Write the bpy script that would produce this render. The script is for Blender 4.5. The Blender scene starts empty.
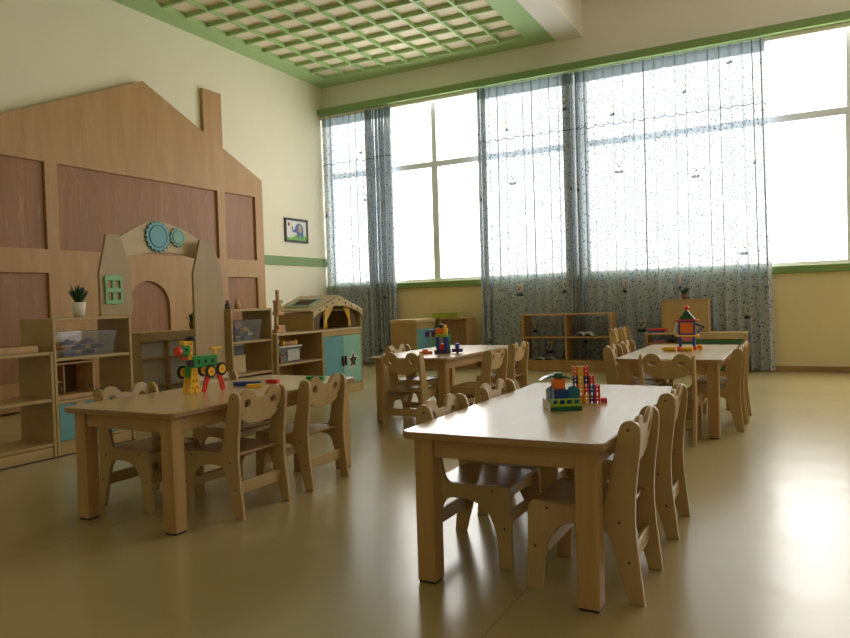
import bpy, bmesh, math, random
from mathutils import Vector, Matrix
from mathutils.geometry import tessellate_polygon
random.seed(7)
PI = math.pi
SC = bpy.context.scene
C = SC.collection

# ------------------------------------------------------------------ materials
def newmat(name):
    m = bpy.data.materials.new(name); m.use_nodes = True
    nt = m.node_tree
    return m, nt, nt.nodes['Principled BSDF']

def plain(name, col, rough=.5, spec=.5, noise=0.0, nscale=12, bump=0.0, metal=0.0):
    m, nt, b = newmat(name)
    b.inputs['Base Color'].default_value = (*col, 1)
    b.inputs['Roughness'].default_value = rough
    b.inputs['Specular IOR Level'].default_value = spec
    b.inputs['Metallic'].default_value = metal
    tc = nt.nodes.new('ShaderNodeTexCoord')
    n = nt.nodes.new('ShaderNodeTexNoise'); n.inputs['Scale'].default_value = nscale; n.inputs['Detail'].default_value = 4
    nt.links.new(tc.outputs['Object'], n.inputs['Vector'])
    mx = nt.nodes.new('ShaderNodeMix'); mx.data_type = 'RGBA'
    k = 1 - max(noise, .02)
    mx.inputs[6].default_value = (*col, 1); mx.inputs[7].default_value = (col[0]*k, col[1]*k, col[2]*k, 1)
    nt.links.new(n.outputs['Fac'], mx.inputs[0]); nt.links.new(mx.outputs[2], b.inputs['Base Color'])
    if bump:
        bp = nt.nodes.new('ShaderNodeBump'); bp.inputs['Strength'].default_value = bump; bp.inputs['Distance'].default_value = .01
        nt.links.new(n.outputs['Fac'], bp.inputs['Height']); nt.links.new(bp.outputs[0], b.inputs['Normal'])
    return m

def wood(name, light, dark, scale, rough=.45, contrast=(.35, .7), distort=.3, spec=.5, fleck=None):
    m, nt, b = newmat(name)
    tc = nt.nodes.new('ShaderNodeTexCoord'); oi = nt.nodes.new('ShaderNodeObjectInfo')
    ad = nt.nodes.new('ShaderNodeVectorMath'); ad.operation = 'ADD'
    ml = nt.nodes.new('ShaderNodeVectorMath'); ml.operation = 'SCALE'; ml.inputs[0].default_value = (7.3, 3.1, 5.7)
    nt.links.new(oi.outputs['Random'], ml.inputs['Scale'])
    nt.links.new(tc.outputs['Object'], ad.inputs[0]); nt.links.new(ml.outputs[0], ad.inputs[1])
    mp = nt.nodes.new('ShaderNodeMapping'); mp.inputs['Scale'].default_value = scale
    nt.links.new(ad.outputs[0], mp.inputs['Vector'])
    n = nt.nodes.new('ShaderNodeTexNoise'); n.inputs['Scale'].default_value = 1; n.inputs['Detail'].default_value = 6
    n.inputs['Roughness'].default_value = .6; n.inputs['Distortion'].default_value = distort
    nt.links.new(mp.outputs[0], n.inputs['Vector'])
    cr = nt.nodes.new('ShaderNodeValToRGB')
    cr.color_ramp.elements[0].position = contrast[0]; cr.color_ramp.elements[0].color = (*dark, 1)
    cr.color_ramp.elements[1].position = contrast[1]; cr.color_ramp.elements[1].color = (*light, 1)
    nt.links.new(n.outputs['Fac'], cr.inputs[0])
    out = cr.outputs[0]
    if fleck:
        mp2 = nt.nodes.new('ShaderNodeMapping'); mp2.inputs['Scale'].default_value = fleck[0]
        nt.links.new(ad.outputs[0], mp2.inputs['Vector'])
        n2 = nt.nodes.new('ShaderNodeTexNoise'); n2.inputs['Scale'].default_value = 1; n2.inputs['Detail'].default_value = 3
        n2.inputs['Distortion'].default_value = 1.2
        nt.links.new(mp2.outputs[0], n2.inputs['Vector'])
        r2 = nt.nodes.new('ShaderNodeMapRange'); r2.inputs['From Min'].default_value = .58; r2.inputs['From Max'].default_value = .72
        nt.links.new(n2.outputs['Fac'], r2.inputs['Value'])
        mm = nt.nodes.new('ShaderNodeMath'); mm.operation = 'MULTIPLY'; mm.inputs[1].default_value = fleck[2]
        nt.links.new(r2.outputs[0], mm.inputs[0])
        mx = nt.nodes.new('ShaderNodeMix'); mx.data_type = 'RGBA'; mx.inputs[7].default_value = (*fleck[1], 1)
        nt.links.new(mm.outputs[0], mx.inputs[0]); nt.links.new(out, mx.inputs[6]); out = mx.outputs[2]
    nt.links.new(out, b.inputs['Base Color'])
    b.inputs['Roughness'].default_value = rough; b.inputs['Specular IOR Level'].default_value = spec
    return m

M = {}
M['wall'] = plain('cream_paint', (.90, .845, .66), .75, .3, .05, 3)
M['wall_yellow'] = plain('warm_yellow_paint', (.76, .65, .37), .75, .3, .05, 3)
M['white'] = plain('white_paint', (.88, .84, .76), .8, .3, .03, 3)
M['green'] = plain('green_paint', (.21, .33, .11), .5, .4, .06, 5)
M['green_light'] = plain('light_green_paint', (.42, .61, .28), .5, .4, .06, 5)
M['ceil_panel'] = plain('pale_ceiling_board', (.88, .78, .59), .8, .3, .06, 4)
M['frame_white'] = plain('window_frame_white', (.84, .91, 1.0), .4, .5, .02)
M['baseboard'] = wood('brown_baseboard_wood', (.40, .24, .10), (.28, .15, .06), (2, 30, 30), .5)
M['ply'] = wood('birch_plywood', (.52, .365, .165), (.44, .295, .125), (9, 9, 1.6), .42, (.3, .75))
M['ply_h'] = wood('birch_plywood_shelf', (.47, .33, .138), (.40, .272, .105), (6, 1.3, 9), .45, (.3, .75))
M['post'] = wood('shaded_post_birch', (.42, .295, .125), (.36, .245, .095), (9, 9, 1.6), .45, (.3, .75))  # birch darkened: the shade on the arch posts is put into the colour
M['seat'] = wood('seat_plywood', (.34, .20, .085), (.25, .14, .055), (1.5, 24, 12), .24, (.3, .75))
M['pine'] = wood('pine_solid', (.52, .325, .125), (.40, .225, .08), (22, 22, 1.5), .42, (.3, .75))
M['rail'] = wood('pine_rail', (.50, .32, .13), (.39, .23, .085), (3, 3, 30), .42, (.3, .75))
M['laminate'] = wood('table_laminate', (.60, .45, .235), (.56, .41, .205), (16, 1.6, 10), .21, (.3, .8), .3, 1.0)
M['edge'] = wood('ply_edge_band', (.40, .24, .10), (.28, .16, .06), (1, 1, 90), .45, (.35, .65))
M['oak'] = wood('oak_board', (.53, .315, .132), (.43, .24, .09), (1, 7, .9), .5, (.3, .75), .6, .4, ((1, 24, 2.2), (.60, .38, .18), .4))
M['oak_dark'] = wood('oak_recess', (.38, .185, .075), (.28, .125, .048), (1, 8, .8), .5, (.3, .75), .8, .4, ((1, 26, 2.4), (.52, .31, .15), .5))
M['birch_pale'] = wood('pale_birch', (.56, .43, .22), (.48, .35, .165), (9, 1.4, 9), .45, (.3, .75))
M['blocks'] = wood('beech_block', (.56, .36, .17), (.48, .29, .13), (20, 20, 4), .5)
M['blue_door'] = plain('blue_door_lacquer', (.13, .33, .36), .4, .5, .04)
M['mint_door'] = plain('mint_door_lacquer', (.24, .47, .37), .4, .5, .04)
M['gear_blue'] = plain('gear_blue_paint', (.11, .38, .46), .45, .5, .03)
M['gear_mint'] = plain('gear_mint_paint', (.20, .46, .38), .45, .5, .03)
M['gear_dark'] = plain('gear_dark_teal', (.02, .10, .12), .5, .5)
M['win_green'] = plain('window_plaque_green', (.20, .46, .22), .45, .5, .03)
M['dark'] = plain('dark_brown', (.05, .028, .014), .5, .4)
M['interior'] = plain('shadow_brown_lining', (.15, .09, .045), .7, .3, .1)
M['black'] = plain('black_plastic', (.012, .013, .016), .35)
M['yellow_cloth'] = plain('yellow_satin', (.72, .40, .02), .45, .5, .12, 30)
M['pot'] = plain('white_pot', (.78, .74, .66), .35)
M['pot_brown'] = plain('brown_pot', (.16, .08, .04), .6)
M['leaf'] = plain('plant_leaf', (.035, .085, .03), .5, .4, .4, 30)
M['t_red'] = plain('toy_red', (.78, .045, .02), .3)
M['t_orange'] = plain('toy_orange', (.88, .20, .02), .3)
M['t_yellow'] = plain('toy_yellow', (.95, .54, .03), .3)
M['t_green'] = plain('toy_green', (.012, .30, .07), .3)
M['t_dgreen'] = plain('toy_dark_green', (.01, .12, .06), .3)
M['t_lime'] = plain('toy_lime', (.36, .52, .03), .3)
M['t_blue'] = plain('toy_blue', (.015, .07, .36), .3)
M['t_teal'] = plain('toy_teal_blue', (.015, .16, .30), .3)
M['t_purple'] = plain('toy_purple', (.07, .02, .16), .3)
M['t_pink'] = plain('toy_pink', (.65, .15, .22), .35)
M['paper'] = plain('white_paper', (.80, .79, .74), .7, .2)
M['print_grey'] = plain('grey_print', (.16, .16, .18), .6, .3, .6, 60)
M['box_green'] = plain('green_box_card', (.34, .38, .05), .55, .4, .15, 20)
M['lid_white'] = plain('bin_lid_white', (.72, .70, .64), .4)
M['shelf_green'] = plain('dark_green_panel', (.04, .13, .06), .5)
M['panel_grey'] = plain('pale_grey_backing', (.66, .63, .57), .6, .3, .05)

def mat_floor():
    m, nt, b = newmat('yellow_vinyl_floor')
    tc = nt.nodes.new('ShaderNodeTexCoord')
    n = nt.nodes.new('ShaderNodeTexNoise'); n.inputs['Scale'].default_value = 1.1; n.inputs['Detail'].default_value = 5
    nt.links.new(tc.outputs['Object'], n.inputs['Vector'])
    n3 = nt.nodes.new('ShaderNodeTexNoise'); n3.inputs['Scale'].default_value = 5; n3.inputs['Detail'].default_value = 3
    nt.links.new(tc.outputs['Object'], n3.inputs['Vector'])
    cr = nt.nodes.new('ShaderNodeValToRGB')
    cr.color_ramp.elements[0].position = .3; cr.color_ramp.elements[0].color = (.40, .325, .15, 1)
    cr.color_ramp.elements[1].position = .7; cr.color_ramp.elements[1].color = (.45, .37, .18, 1)
    nt.links.new(n.outputs['Fac'], cr.inputs[0])
    # welded seams every two metres
    sx = nt.nodes.new('ShaderNodeSeparateXYZ'); nt.links.new(tc.outputs['Object'], sx.inputs[0])
    a = nt.nodes.new('ShaderNodeMath'); a.operation = 'ADD'; a.inputs[1].default_value = .848 + 20
    nt.links.new(sx.outputs['X'], a.inputs[0])
    md = nt.nodes.new('ShaderNodeMath'); md.operation = 'MODULO'; md.inputs[1].default_value = 2.0
    nt.links.new(a.outputs[0], md.inputs[0])
    lt = nt.nodes.new('ShaderNodeMath'); lt.operation = 'LESS_THAN'; lt.inputs[1].default_value = .005
    nt.links.new(md.outputs[0], lt.inputs[0])
    mx = nt.nodes.new('ShaderNodeMix'); mx.data_type = 'RGBA'; mx.inputs[7].default_value = (.32, .255, .12, 1)
    nt.links.new(lt.outputs[0], mx.inputs[0]); nt.links.new(cr.outputs[0], mx.inputs[6])
    nt.links.new(mx.outputs[2], b.inputs['Base Color'])
    mr = nt.nodes.new('ShaderNodeMapRange'); mr.inputs['To Min'].default_value = .20; mr.inputs['To Max'].default_value = .27
    nt.links.new(n3.outputs['Fac'], mr.inputs['Value']); nt.links.new(mr.outputs[0], b.inputs['Roughness'])
    n2 = nt.nodes.new('ShaderNodeTexNoise'); n2.inputs['Scale'].default_value = 3.0; n2.inputs['Detail'].default_value = 2
    nt.links.new(tc.outputs['Object'], n2.inputs['Vector'])
    bp = nt.nodes.new('ShaderNodeBump'); bp.inputs['Strength'].default_value = .12; bp.inputs['Distance'].default_value = .02
    nt.links.new(n2.outputs['Fac'], bp.inputs['Height']); nt.links.new(bp.outputs[0], b.inputs['Normal'])
    b.inputs['Specular IOR Level'].default_value = .85
    return m
M['floor'] = mat_floor()

def mat_glass(name, refl=.06, tint=(1, 1, 1), rough=0.0):
    m = bpy.data.materials.new(name); m.use_nodes = True; nt = m.node_tree
    nt.nodes.remove(nt.nodes['Principled BSDF']); out = nt.nodes['Material Output']
    t = nt.nodes.new('ShaderNodeBsdfTransparent'); t.inputs[0].default_value = (*tint, 1)
    g = nt.nodes.new('ShaderNodeBsdfGlossy'); g.inputs['Roughness'].default_value = rough
    mx = nt.nodes.new('ShaderNodeMixShader'); mx.inputs[0].default_value = refl
    nt.links.new(t.outputs[0], mx.inputs[1]); nt.links.new(g.outputs[0], mx.inputs[2]); nt.links.new(mx.outputs[0], out.inputs[0])
    return m
M['glass'] = mat_glass('window_glass')

def mat_clear():
    m = bpy.data.materials.new('clear_plastic'); m.use_nodes = True; nt = m.node_tree
    nt.nodes.remove(nt.nodes['Principled BSDF']); out = nt.nodes['Material Output']
    t = nt.nodes.new('ShaderNodeBsdfTransparent'); t.inputs[0].default_value = (.9, .92, .94, 1)
    d = nt.nodes.new('ShaderNodeBsdfDiffuse'); d.inputs[0].default_value = (.62, .66, .72, 1)
    g = nt.nodes.new('ShaderNodeBsdfGlossy'); g.inputs['Roughness'].default_value = .15
    a = nt.nodes.new('ShaderNodeMixShader'); a.inputs[0].default_value = .09
    b = nt.nodes.new('ShaderNodeMixShader'); b.inputs[0].default_value = .08
    nt.links.new(t.outputs[0], a.inputs[1]); nt.links.new(d.outputs[0], a.inputs[2])
    nt.links.new(a.outputs[0], b.inputs[1]); nt.links.new(g.outputs[0], b.inputs[2]); nt.links.new(b.outputs[0], out.inputs[0])
    return m
M['clear'] = mat_clear()

def mat_curtain():
    m = bpy.data.materials.new('printed_sheer_curtain'); m.use_nodes = True; nt = m.node_tree
    L = nt.links.new
    nt.nodes.remove(nt.nodes['Principled BSDF']); out = nt.nodes['Material Output']
    uv = nt.nodes.new('ShaderNodeUVMap'); uv.uv_map = 'UVMap'
    def math_(op, a, b=None, c=None):
        n = nt.nodes.new('ShaderNodeMath'); n.operation = op
        for i, v in enumerate((a, b, c)):
            if v is None: continue
            if isinstance(v, (int, float)): n.inputs[i].default_value = v
            else: L(v, n.inputs[i])
        return n.outputs[0]
    def flecks(scale, rot, thr_x, thr_y, keep):
        mp = nt.nodes.new('ShaderNodeMapping'); mp.inputs['Rotation'].default_value = (0, 0, rot); mp.inputs['Scale'].default_value = (scale, scale, 1)
        L(uv.outputs[0], mp.inputs[0])
        v = nt.nodes.new('ShaderNodeTexVoronoi'); v.voronoi_dimensions = '2D'; v.inputs['Scale'].default_value = 1; v.inputs['Randomness'].default_value = .9
        L(mp.outputs[0], v.inputs['Vector'])
        sb = nt.nodes.new('ShaderNodeVectorMath'); sb.operation = 'SUBTRACT'; L(mp.outputs[0], sb.inputs[0]); L(v.outputs['Position'], sb.inputs[1])
        s = nt.nodes.new('ShaderNodeSeparateXYZ'); L(sb.outputs[0], s.inputs[0])
        sc = nt.nodes.new('ShaderNodeSeparateColor'); L(v.outputs['Color'], sc.inputs[0])
        # turn every fleck by its own angle
        an = math_('MULTIPLY', sc.outputs[1], 6.283)
        cx = math_('COSINE', an); sn = math_('SINE', an)
        x = math_('ADD', math_('MULTIPLY', s.outputs[0], cx), math_('MULTIPLY', s.outputs[1], sn))
        y = math_('SUBTRACT', math_('MULTIPLY', s.outputs[1], cx), math_('MULTIPLY', s.outputs[0], sn))
        a = math_('DIVIDE', x, thr_x); b = math_('DIVIDE', y, thr_y)
        d = math_('ADD', math_('MULTIPLY', a, a), math_('MULTIPLY', b, b))
        return math_('MULTIPLY', math_('LESS_THAN', d, 1.0), math_('LESS_THAN', sc.outputs[0], keep)), sc.outputs[2]
    f1, c1 = flecks(14, .3, .25, .11, .8)
    f2, c2 = flecks(19, 1.1, .22, .11, .5)
    # scattered small bear faces with a bow
    mp = nt.nodes.new('ShaderNodeMapping'); mp.inputs['Scale'].default_value = (.85, .85, 1); mp.inputs['Location'].default_value = (.37, .12, 0)
    L(uv.outputs[0], mp.inputs[0])
    v = nt.nodes.new('ShaderNodeTexVoronoi'); v.voronoi_dimensions = '2D'; v.inputs['Scale'].default_value = 1; v.inputs['Randomness'].default_value = .8
    L(mp.outputs[0], v.inputs['Vector'])
    sb = nt.nodes.new('ShaderNodeVectorMath'); sb.operation = 'SUBTRACT'; L(mp.outputs[0], sb.inputs[0]); L(v.outputs['Position'], sb.inputs[1])
    s = nt.nodes.new('ShaderNodeSeparateXYZ'); L(sb.outputs[0], s.inputs[0])
    px, py = s.outputs[0], s.outputs[1]
    def ell(cx, cy, rx, ry):
        a = math_('DIVIDE', math_('SUBTRACT', px, cx), rx); b = math_('DIVIDE', math_('SUBTRACT', py, cy), ry)
        return math_('LESS_THAN', math_('ADD', math_('MULTIPLY', a, a), math_('MULTIPLY', b, b)), 1.0)
    head = math_('MAXIMUM', ell(0, .01, .058, .05), math_('MAXIMUM', ell(-.042, .052, .022, .022), ell(.042, .052, .022, .022)))
    dark = math_('MAXIMUM', math_('MAXIMUM', ell(-.02, .018, .009, .011), ell(.02, .018, .009, .011)),
                 math_('MAXIMUM', ell(0, -.006, .016, .012), math_('MAXIMUM', ell(-.026, -.070, .032, .018), ell(.026, -.070, .032, .018))))
    su = nt.nodes.new('ShaderNodeSeparateXYZ'); L(uv.outputs[0], su.inputs[0])
    wob = math_('MULTIPLY', math_('SINE', math_('MULTIPLY', su.outputs[0], 22)), .012)
    line = math_('LESS_THAN', math_('ABSOLUTE', math_('SUBTRACT', math_('ADD', su.outputs[1], wob), 3.27)), .008)
    head_band = math_('GREATER_THAN', su.outputs[1], 3.885)
    # colour
    def mixc(f, a, b):
        n = nt.nodes.new('ShaderNodeMix'); n.data_type = 'RGBA'
        if isinstance(f, (int, float)): n.inputs[0].default_value = f
        else: L(f, n.inputs[0])
        for i, x in ((6, a), (7, b)):
            if isinstance(x, tuple): n.inputs[i].default_value = (*x, 1)
            else: L(x, n.inputs[i])
        return n.outputs[2]
    base = (.52, .59, .64)
    fc = mixc(c1, (.07, .09, .13), (.19, .23, .31))
    col = mixc(f1, base, fc)
    col = mixc(f2, col, mixc(c2, (.16, .10, .10), (.20, .26, .34)))
    col = mixc(ell(0, .014, .078, .078), col, (.36, .39, .43))
    col = mixc(head, col, (.66, .64, .58)); col = mixc(dark, col, (.06, .07, .09)); col = mixc(line, col, (.12, .15, .22))
    col = mixc(head_band, col, (.25, .32, .36))
    ink = math_('MAXIMUM', math_('MAXIMUM', f1, f2), math_('MAXIMUM', dark, line))
    lw = nt.nodes.new('ShaderNodeLayerWeight'); lw.inputs[0].default_value = .5
    face_on = math_('SUBTRACT', 1.0, math_('POWER', lw.outputs['Facing'], 1.6))      # a weave closes up when seen along the cloth
    tr = math_('MULTIPLY', math_('MULTIPLY', face_on, math_('SUBTRACT', 1.0, math_('MULTIPLY', ink, .7))), math_('SUBTRACT', CURT_T, math_('MULTIPLY', head_band, CURT_T * .95)))
    d = nt.nodes.new('ShaderNodeBsdfDiffuse'); L(col, d.inputs[0])
    t = nt.nodes.new('ShaderNodeBsdfTranslucent'); L(col, t.inputs[0])
    a = nt.nodes.new('ShaderNodeMixShader'); a.inputs[0].default_value = .17
    L(d.outputs[0], a.inputs[1]); L(t.outputs[0], a.inputs[2])
    tp = nt.nodes.new('ShaderNodeBsdfTransparent'); tp.inputs[0].default_value = (.97, .98, 1, 1)
    b = nt.nodes.new('ShaderNodeMixShader'); L(tr, b.inputs[0]); L(a.outputs[0], b.inputs[1]); L(tp.outputs[0], b.inputs[2])
    L(b.outputs[0], out.inputs[0])
    return m
CURT_T = .20
M['curtain'] = mat_curtain()

# ------------------------------------------------------------------ mesh helpers
def rot2(p, a): c, s = math.cos(a), math.sin(a); return (p[0]*c - p[1]*s, p[0]*s + p[1]*c)
XZ = lambda y0: (lambda u, v, w: (u, y0 + w, v))      # panel in the x-z plane, thickness along y
YZ = lambda x0: (lambda u, v, w: (x0 + w, u, v))      # panel in the y-z plane, thickness along x
XY = lambda z0: (lambda u, v, w: (u, v, z0 + w))      # panel lying flat, thickness up

class MB:
    def __init__(s): s.v = []; s.f = []; s.mi = []; s.sm = []
    def add(s, vs, fs, mi=0, sm=False):
        o = len(s.v); s.v += [tuple(v) for v in vs]
        for f in fs: s.f.append(tuple(i + o for i in f)); s.mi.append(mi); s.sm.append(sm)
    def box(s, x0, x1, y0, y1, z0, z1, b=.003, mi=0, mat=None):
        c = ((x0+x1)/2, (y0+y1)/2, (z0+z1)/2); h = (abs(x1-x0)/2, abs(y1-y0)/2, abs(z1-z0)/2); b = min(b, min(h)*.45)
        idx = {}; vs = []
        for sx in (-1, 1):
            for sy in (-1, 1):
                for sz in (-1, 1):
                    sg = (sx, sy, sz)
                    for ax in range(3):
                        idx[sg, ax] = len(vs)
                        vs.append(tuple(c[k] + sg[k]*(h[k] if k == ax else h[k]-b) for k in range(3)))
        fs = []
        for ax in range(3):
            o = [k for k in range(3) if k != ax]
            for sg in (-1, 1):
                q = []
                for a, bb in ((-1, -1), (1, -1), (1, 1), (-1, 1)):
                    t = [0, 0, 0]; t[ax] = sg; t[o[0]] = a; t[o[1]] = bb; q.append(idx[tuple(t), ax])
                fs.append(q)
            for a in (-1, 1):
                for bb in (-1, 1):
                    t0 = [0, 0, 0]; t0[ax] = -1; t0[o[0]] = a; t0[o[1]] = bb; t1 = list(t0); t1[ax] = 1
                    fs.append([idx[tuple(t0), o[0]], idx[tuple(t1), o[0]], idx[tuple(t1), o[1]], idx[tuple(t0), o[1]]])
        for sx in (-1, 1):
            for sy in (-1, 1):
                for sz in (-1, 1): fs.append([idx[(sx, sy, sz), k] for k in range(3)])
        if mat is not None: vs = [tuple(mat @ Vector(v)) for v in vs]
        s.add(vs, fs, mi); return s
    def plate(s, outer, t, f, holes=(), b=.002, mi=0, side=None):
        """a flat outline with holes and rounded-off rims; f maps (u, v, w) to space, w runs 0..t"""
        side = mi if side is None else side
        def ccw(p):
            a = sum(p[i][0]*p[(i+1) % len(p)][1] - p[(i+1) % len(p)][0]*p[i][1] for i in range(len(p)))
            return list(p) if a > 0 else list(p)[::-1]
        loops = [ccw(outer)] + [ccw(h)[::-1] for h in holes]
        b = min(b, t*.4); ins = []
        for lp in loops:
            n = len(lp); q = []
            for i in range(n):
                p0, p1, p2 = Vector(lp[i-1]), Vector(lp[i]), Vector(lp[(i+1) % n])
                d1, d2 = (p1-p0), (p2-p1)
                d1 = d1.normalized() if d1.length > 1e-9 else d2.normalized(); d2 = d2.normalized() if d2.length > 1e-9 else d1
                n1, n2 = Vector((-d1.y, d1.x)), Vector((-d2.y, d2.x)); m = n1+n2
                if m.length < 1e-6: m = n1.copy()
                m.normalize(); k = max(.35, m.dot(n1)); q.append(tuple(p1 + m*(b/k)))
            ins.append(q)
        flat = [p for q in ins for p in q]
        tri = tessellate_polygon([[Vector((p[0], p[1], 0)) for p in q] for q in ins])
        N = len(flat); raw = [p for q in loops for p in q]
        vs = [f(p[0], p[1], 0) for p in flat] + [f(p[0], p[1], b) for p in raw] + [f(p[0], p[1], t-b) for p in raw] + [f(p[0], p[1], t) for p in flat]
        fs = [tuple(q) for q in tri] + [tuple(3*N+i for i in q[::-1]) for q in tri]
        s.add(vs, fs, mi)
        o = len(s.v) - len(vs); k = 0
        for lp in loops:
            n = len(lp)
            for i in range(n):
                a, c = k+i, k+(i+1) % n
                for r in range(3):
                    s.f.append((o+r*N+a, o+r*N+c, o+(r+1)*N+c, o+(r+1)*N+a)); s.mi.append(side); s.sm.append(False)
            k += n
        return s
    def cyl(s, p0, p1, r0, r1=None, n=16, mi=0, caps=True):
        r1 = r0 if r1 is None else r1
        p0, p1 = Vector(p0), Vector(p1); d = (p1-p0).normalized()
        a = d.orthogonal().normalized(); b = d.cross(a)
        vs = []
        for p, r in ((p0, r0), (p1, r1)):
            for i in range(n): vs.append(p + (a*math.cos(2*PI*i/n) + b*math.sin(2*PI*i/n))*r)
        s.add(vs, [(i, (i+1) % n, n+(i+1) % n, n+i) for i in range(n)], mi, True)
        if caps:
            o = len(s.v) - len(vs)
            for q in (range(n), range(2*n-1, n-1, -1)): s.f.append(tuple(o+i for i in q)); s.mi.append(mi); s.sm.append(False)
        return s
    def lathe(s, prof, c=(0, 0, 0), n=20, mi=0, f=None):
        vs = []
        for r, z in prof:
            for i in range(n):
                p = (c[0]+r*math.cos(2*PI*i/n), c[1]+r*math.sin(2*PI*i/n), c[2]+z); vs.append(f(*p) if f else p)
        fs = []
        for k in range(len(prof)-1):
            for i in range(n): fs.append((k*n+i, k*n+(i+1) % n, (k+1)*n+(i+1) % n, (k+1)*n+i))
        s.add(vs, fs, mi, True)
        o = len(s.v)-len(vs)
        for k in (0, len(prof)-1):
            if prof[k][0] > 1e-5: s.f.append(tuple(o+k*n+i for i in range(n))); s.mi.append(mi); s.sm.append(False)
        return s
    def ball(s, c, r, n=12, mi=0, sz=1):
        return s.lathe([(max(1e-4, r*math.sin(PI*k/8)), -r*sz*math.cos(PI*k/8)) for k in range(9)], c, n, mi)
    def ring(s, c, R, r, axis='y', n=20, k=8, mi=0):
        vs = []
        for i in range(n):
            a = 2*PI*i/n
            for j in range(k):
                b = 2*PI*j/k; q = R + r*math.cos(b); h = r*math.sin(b)
                p = (q*math.cos(a), h, q*math.sin(a)) if axis == 'y' else ((q*math.cos(a), q*math.sin(a), h) if axis == 'z' else (h, q*math.cos(a), q*math.sin(a)))
                vs.append((c[0]+p[0], c[1]+p[1], c[2]+p[2]))
        s.add(vs, [(i*k+j, i*k+(j+1) % k, ((i+1) % n)*k+(j+1) % k, ((i+1) % n)*k+j) for i in range(n) for j in range(k)], mi, True)
        return s
    def build(s, name, mats, parent=None, loc=None, rotz=0, label=None):
        me = bpy.data.meshes.new(name); me.from_pydata(s.v, [], s.f)
        for m in (mats if isinstance(mats, (list, tuple)) else [mats]): me.materials.append(M[m] if isinstance(m, str) else m)
        for p, mi, sm in zip(me.polygons, s.mi, s.sm): p.material_index = mi; p.use_smooth = sm
        bm = bmesh.new(); bm.from_mesh(me); bmesh.ops.recalc_face_normals(bm, faces=bm.faces); bm.to_mesh(me); bm.free()
        o = bpy.data.objects.new(name, me); C.objects.link(o)
        if parent is not None: o.parent = parent
        if loc is not None: o.location = loc
        o.rotation_euler[2] = rotz
        if label: o['label'] = label
        return o

def tag(o, label, cat, group=None):
    o['label'] = label; o['category'] = cat
    if group: o['group'] = group
    return o
def thing(name, label, cat, loc=(0, 0, 0), rotz=0, group=None):
    o = bpy.data.objects.new(name, None); C.objects.link(o); o.empty_display_size = .05
    o.location = loc; o.rotation_euler = (0, 0, rotz)
    return tag(o, label, cat, group)
def struct(o): o['kind'] = 'structure'; return o
def dup(root, loc, rotz, label, group=None):
    def cp(o, par):
        c = o.copy(); C.objects.link(c); c.parent = par
        for ch in list(o.children): cp(ch, c)
        return c
    r = cp(root, None); r.location = loc; r.rotation_euler = (0, 0, rotz); r['label'] = label
    if group: r['group'] = group
    return r
def bx(*a, **k): return MB().box(*a, **k)
def rrect(x0, x1, y0, y1, r, n=6):
    p = []
    for cx, cy, a0 in ((x1-r, y1-r, 0), (x0+r, y1-r, 90), (x0+r, y0+r, 180), (x1-r, y0+r, 270)):
        for i in range(n+1):
            a = math.radians(a0 + 90*i/n); p.append((cx+r*math.cos(a), cy+r*math.sin(a)))
    return p
def circ(cx, cy, r, n=20, ry=None): return [(cx+r*math.cos(2*PI*i/n), cy+(ry or r)*math.sin(2*PI*i/n)) for i in range(n)]
def smooth_pts(pts, it=2):
    """Chaikin corner cutting on a closed outline; points given as (x, y, 1) stay sharp"""
    P = [(p[0], p[1], len(p) > 2) for p in pts]
    for _ in range(it):
        Q = []
        for i, p in enumerate(P):
            a, b = P[i-1], P[(i+1) % len(P)]
            if p[2]: Q.append(p)
            else:
                Q.append((p[0]*.75+a[0]*.25, p[1]*.75+a[1]*.25, False)); Q.append((p[0]*.75+b[0]*.25, p[1]*.75+b[1]*.25, False))
        P = Q
    return [(p[0], p[1]) for p in P]

# ------------------------------------------------------------------ the room
XL, YB = -6.933, 9.736
XR, YF = 4.3, -2.6
ZC = 4.55
struct(bx(XL-.2, XR+.2, YF-.2, YB+.3, -.1, 0, 0).build('floor', 'floor'))
struct(bx(XL-.2, XL, YF-.2, YB+.3, 0, 5.2, 0).build('wall_left', 'wall'))
struct(bx(XR, XR+.2, YF-.2, YB+.3, 0, 5.2, 0).build('wall_right', 'wall'))
wr = MB(); wr.box(XL, XR, YF-.2, YF, 0, 5.2, 0)
struct(wr.build('wall_front', 'wall'))
WT = .2
wb = MB()
wb.box(XL, XR, YB, YB+WT, 0, 1.285, 0, 0)
wb.box(XL, XR, YB, YB+WT, 4.13, 5.2, 0, 1)
wb.box(-2.78, -2.60, YB, YB+WT, 1.285, 4.13, 0, 1)
wb.box(XL, XL+.06, YB, YB+WT, 1.285, 4.13, 0, 1)
wb.box(XR-.25, XR, YB, YB+WT, 1.285, 4.13, 0, 1)
struct(wb.build('wall_back', ['wall_yellow', 'white']))
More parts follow.
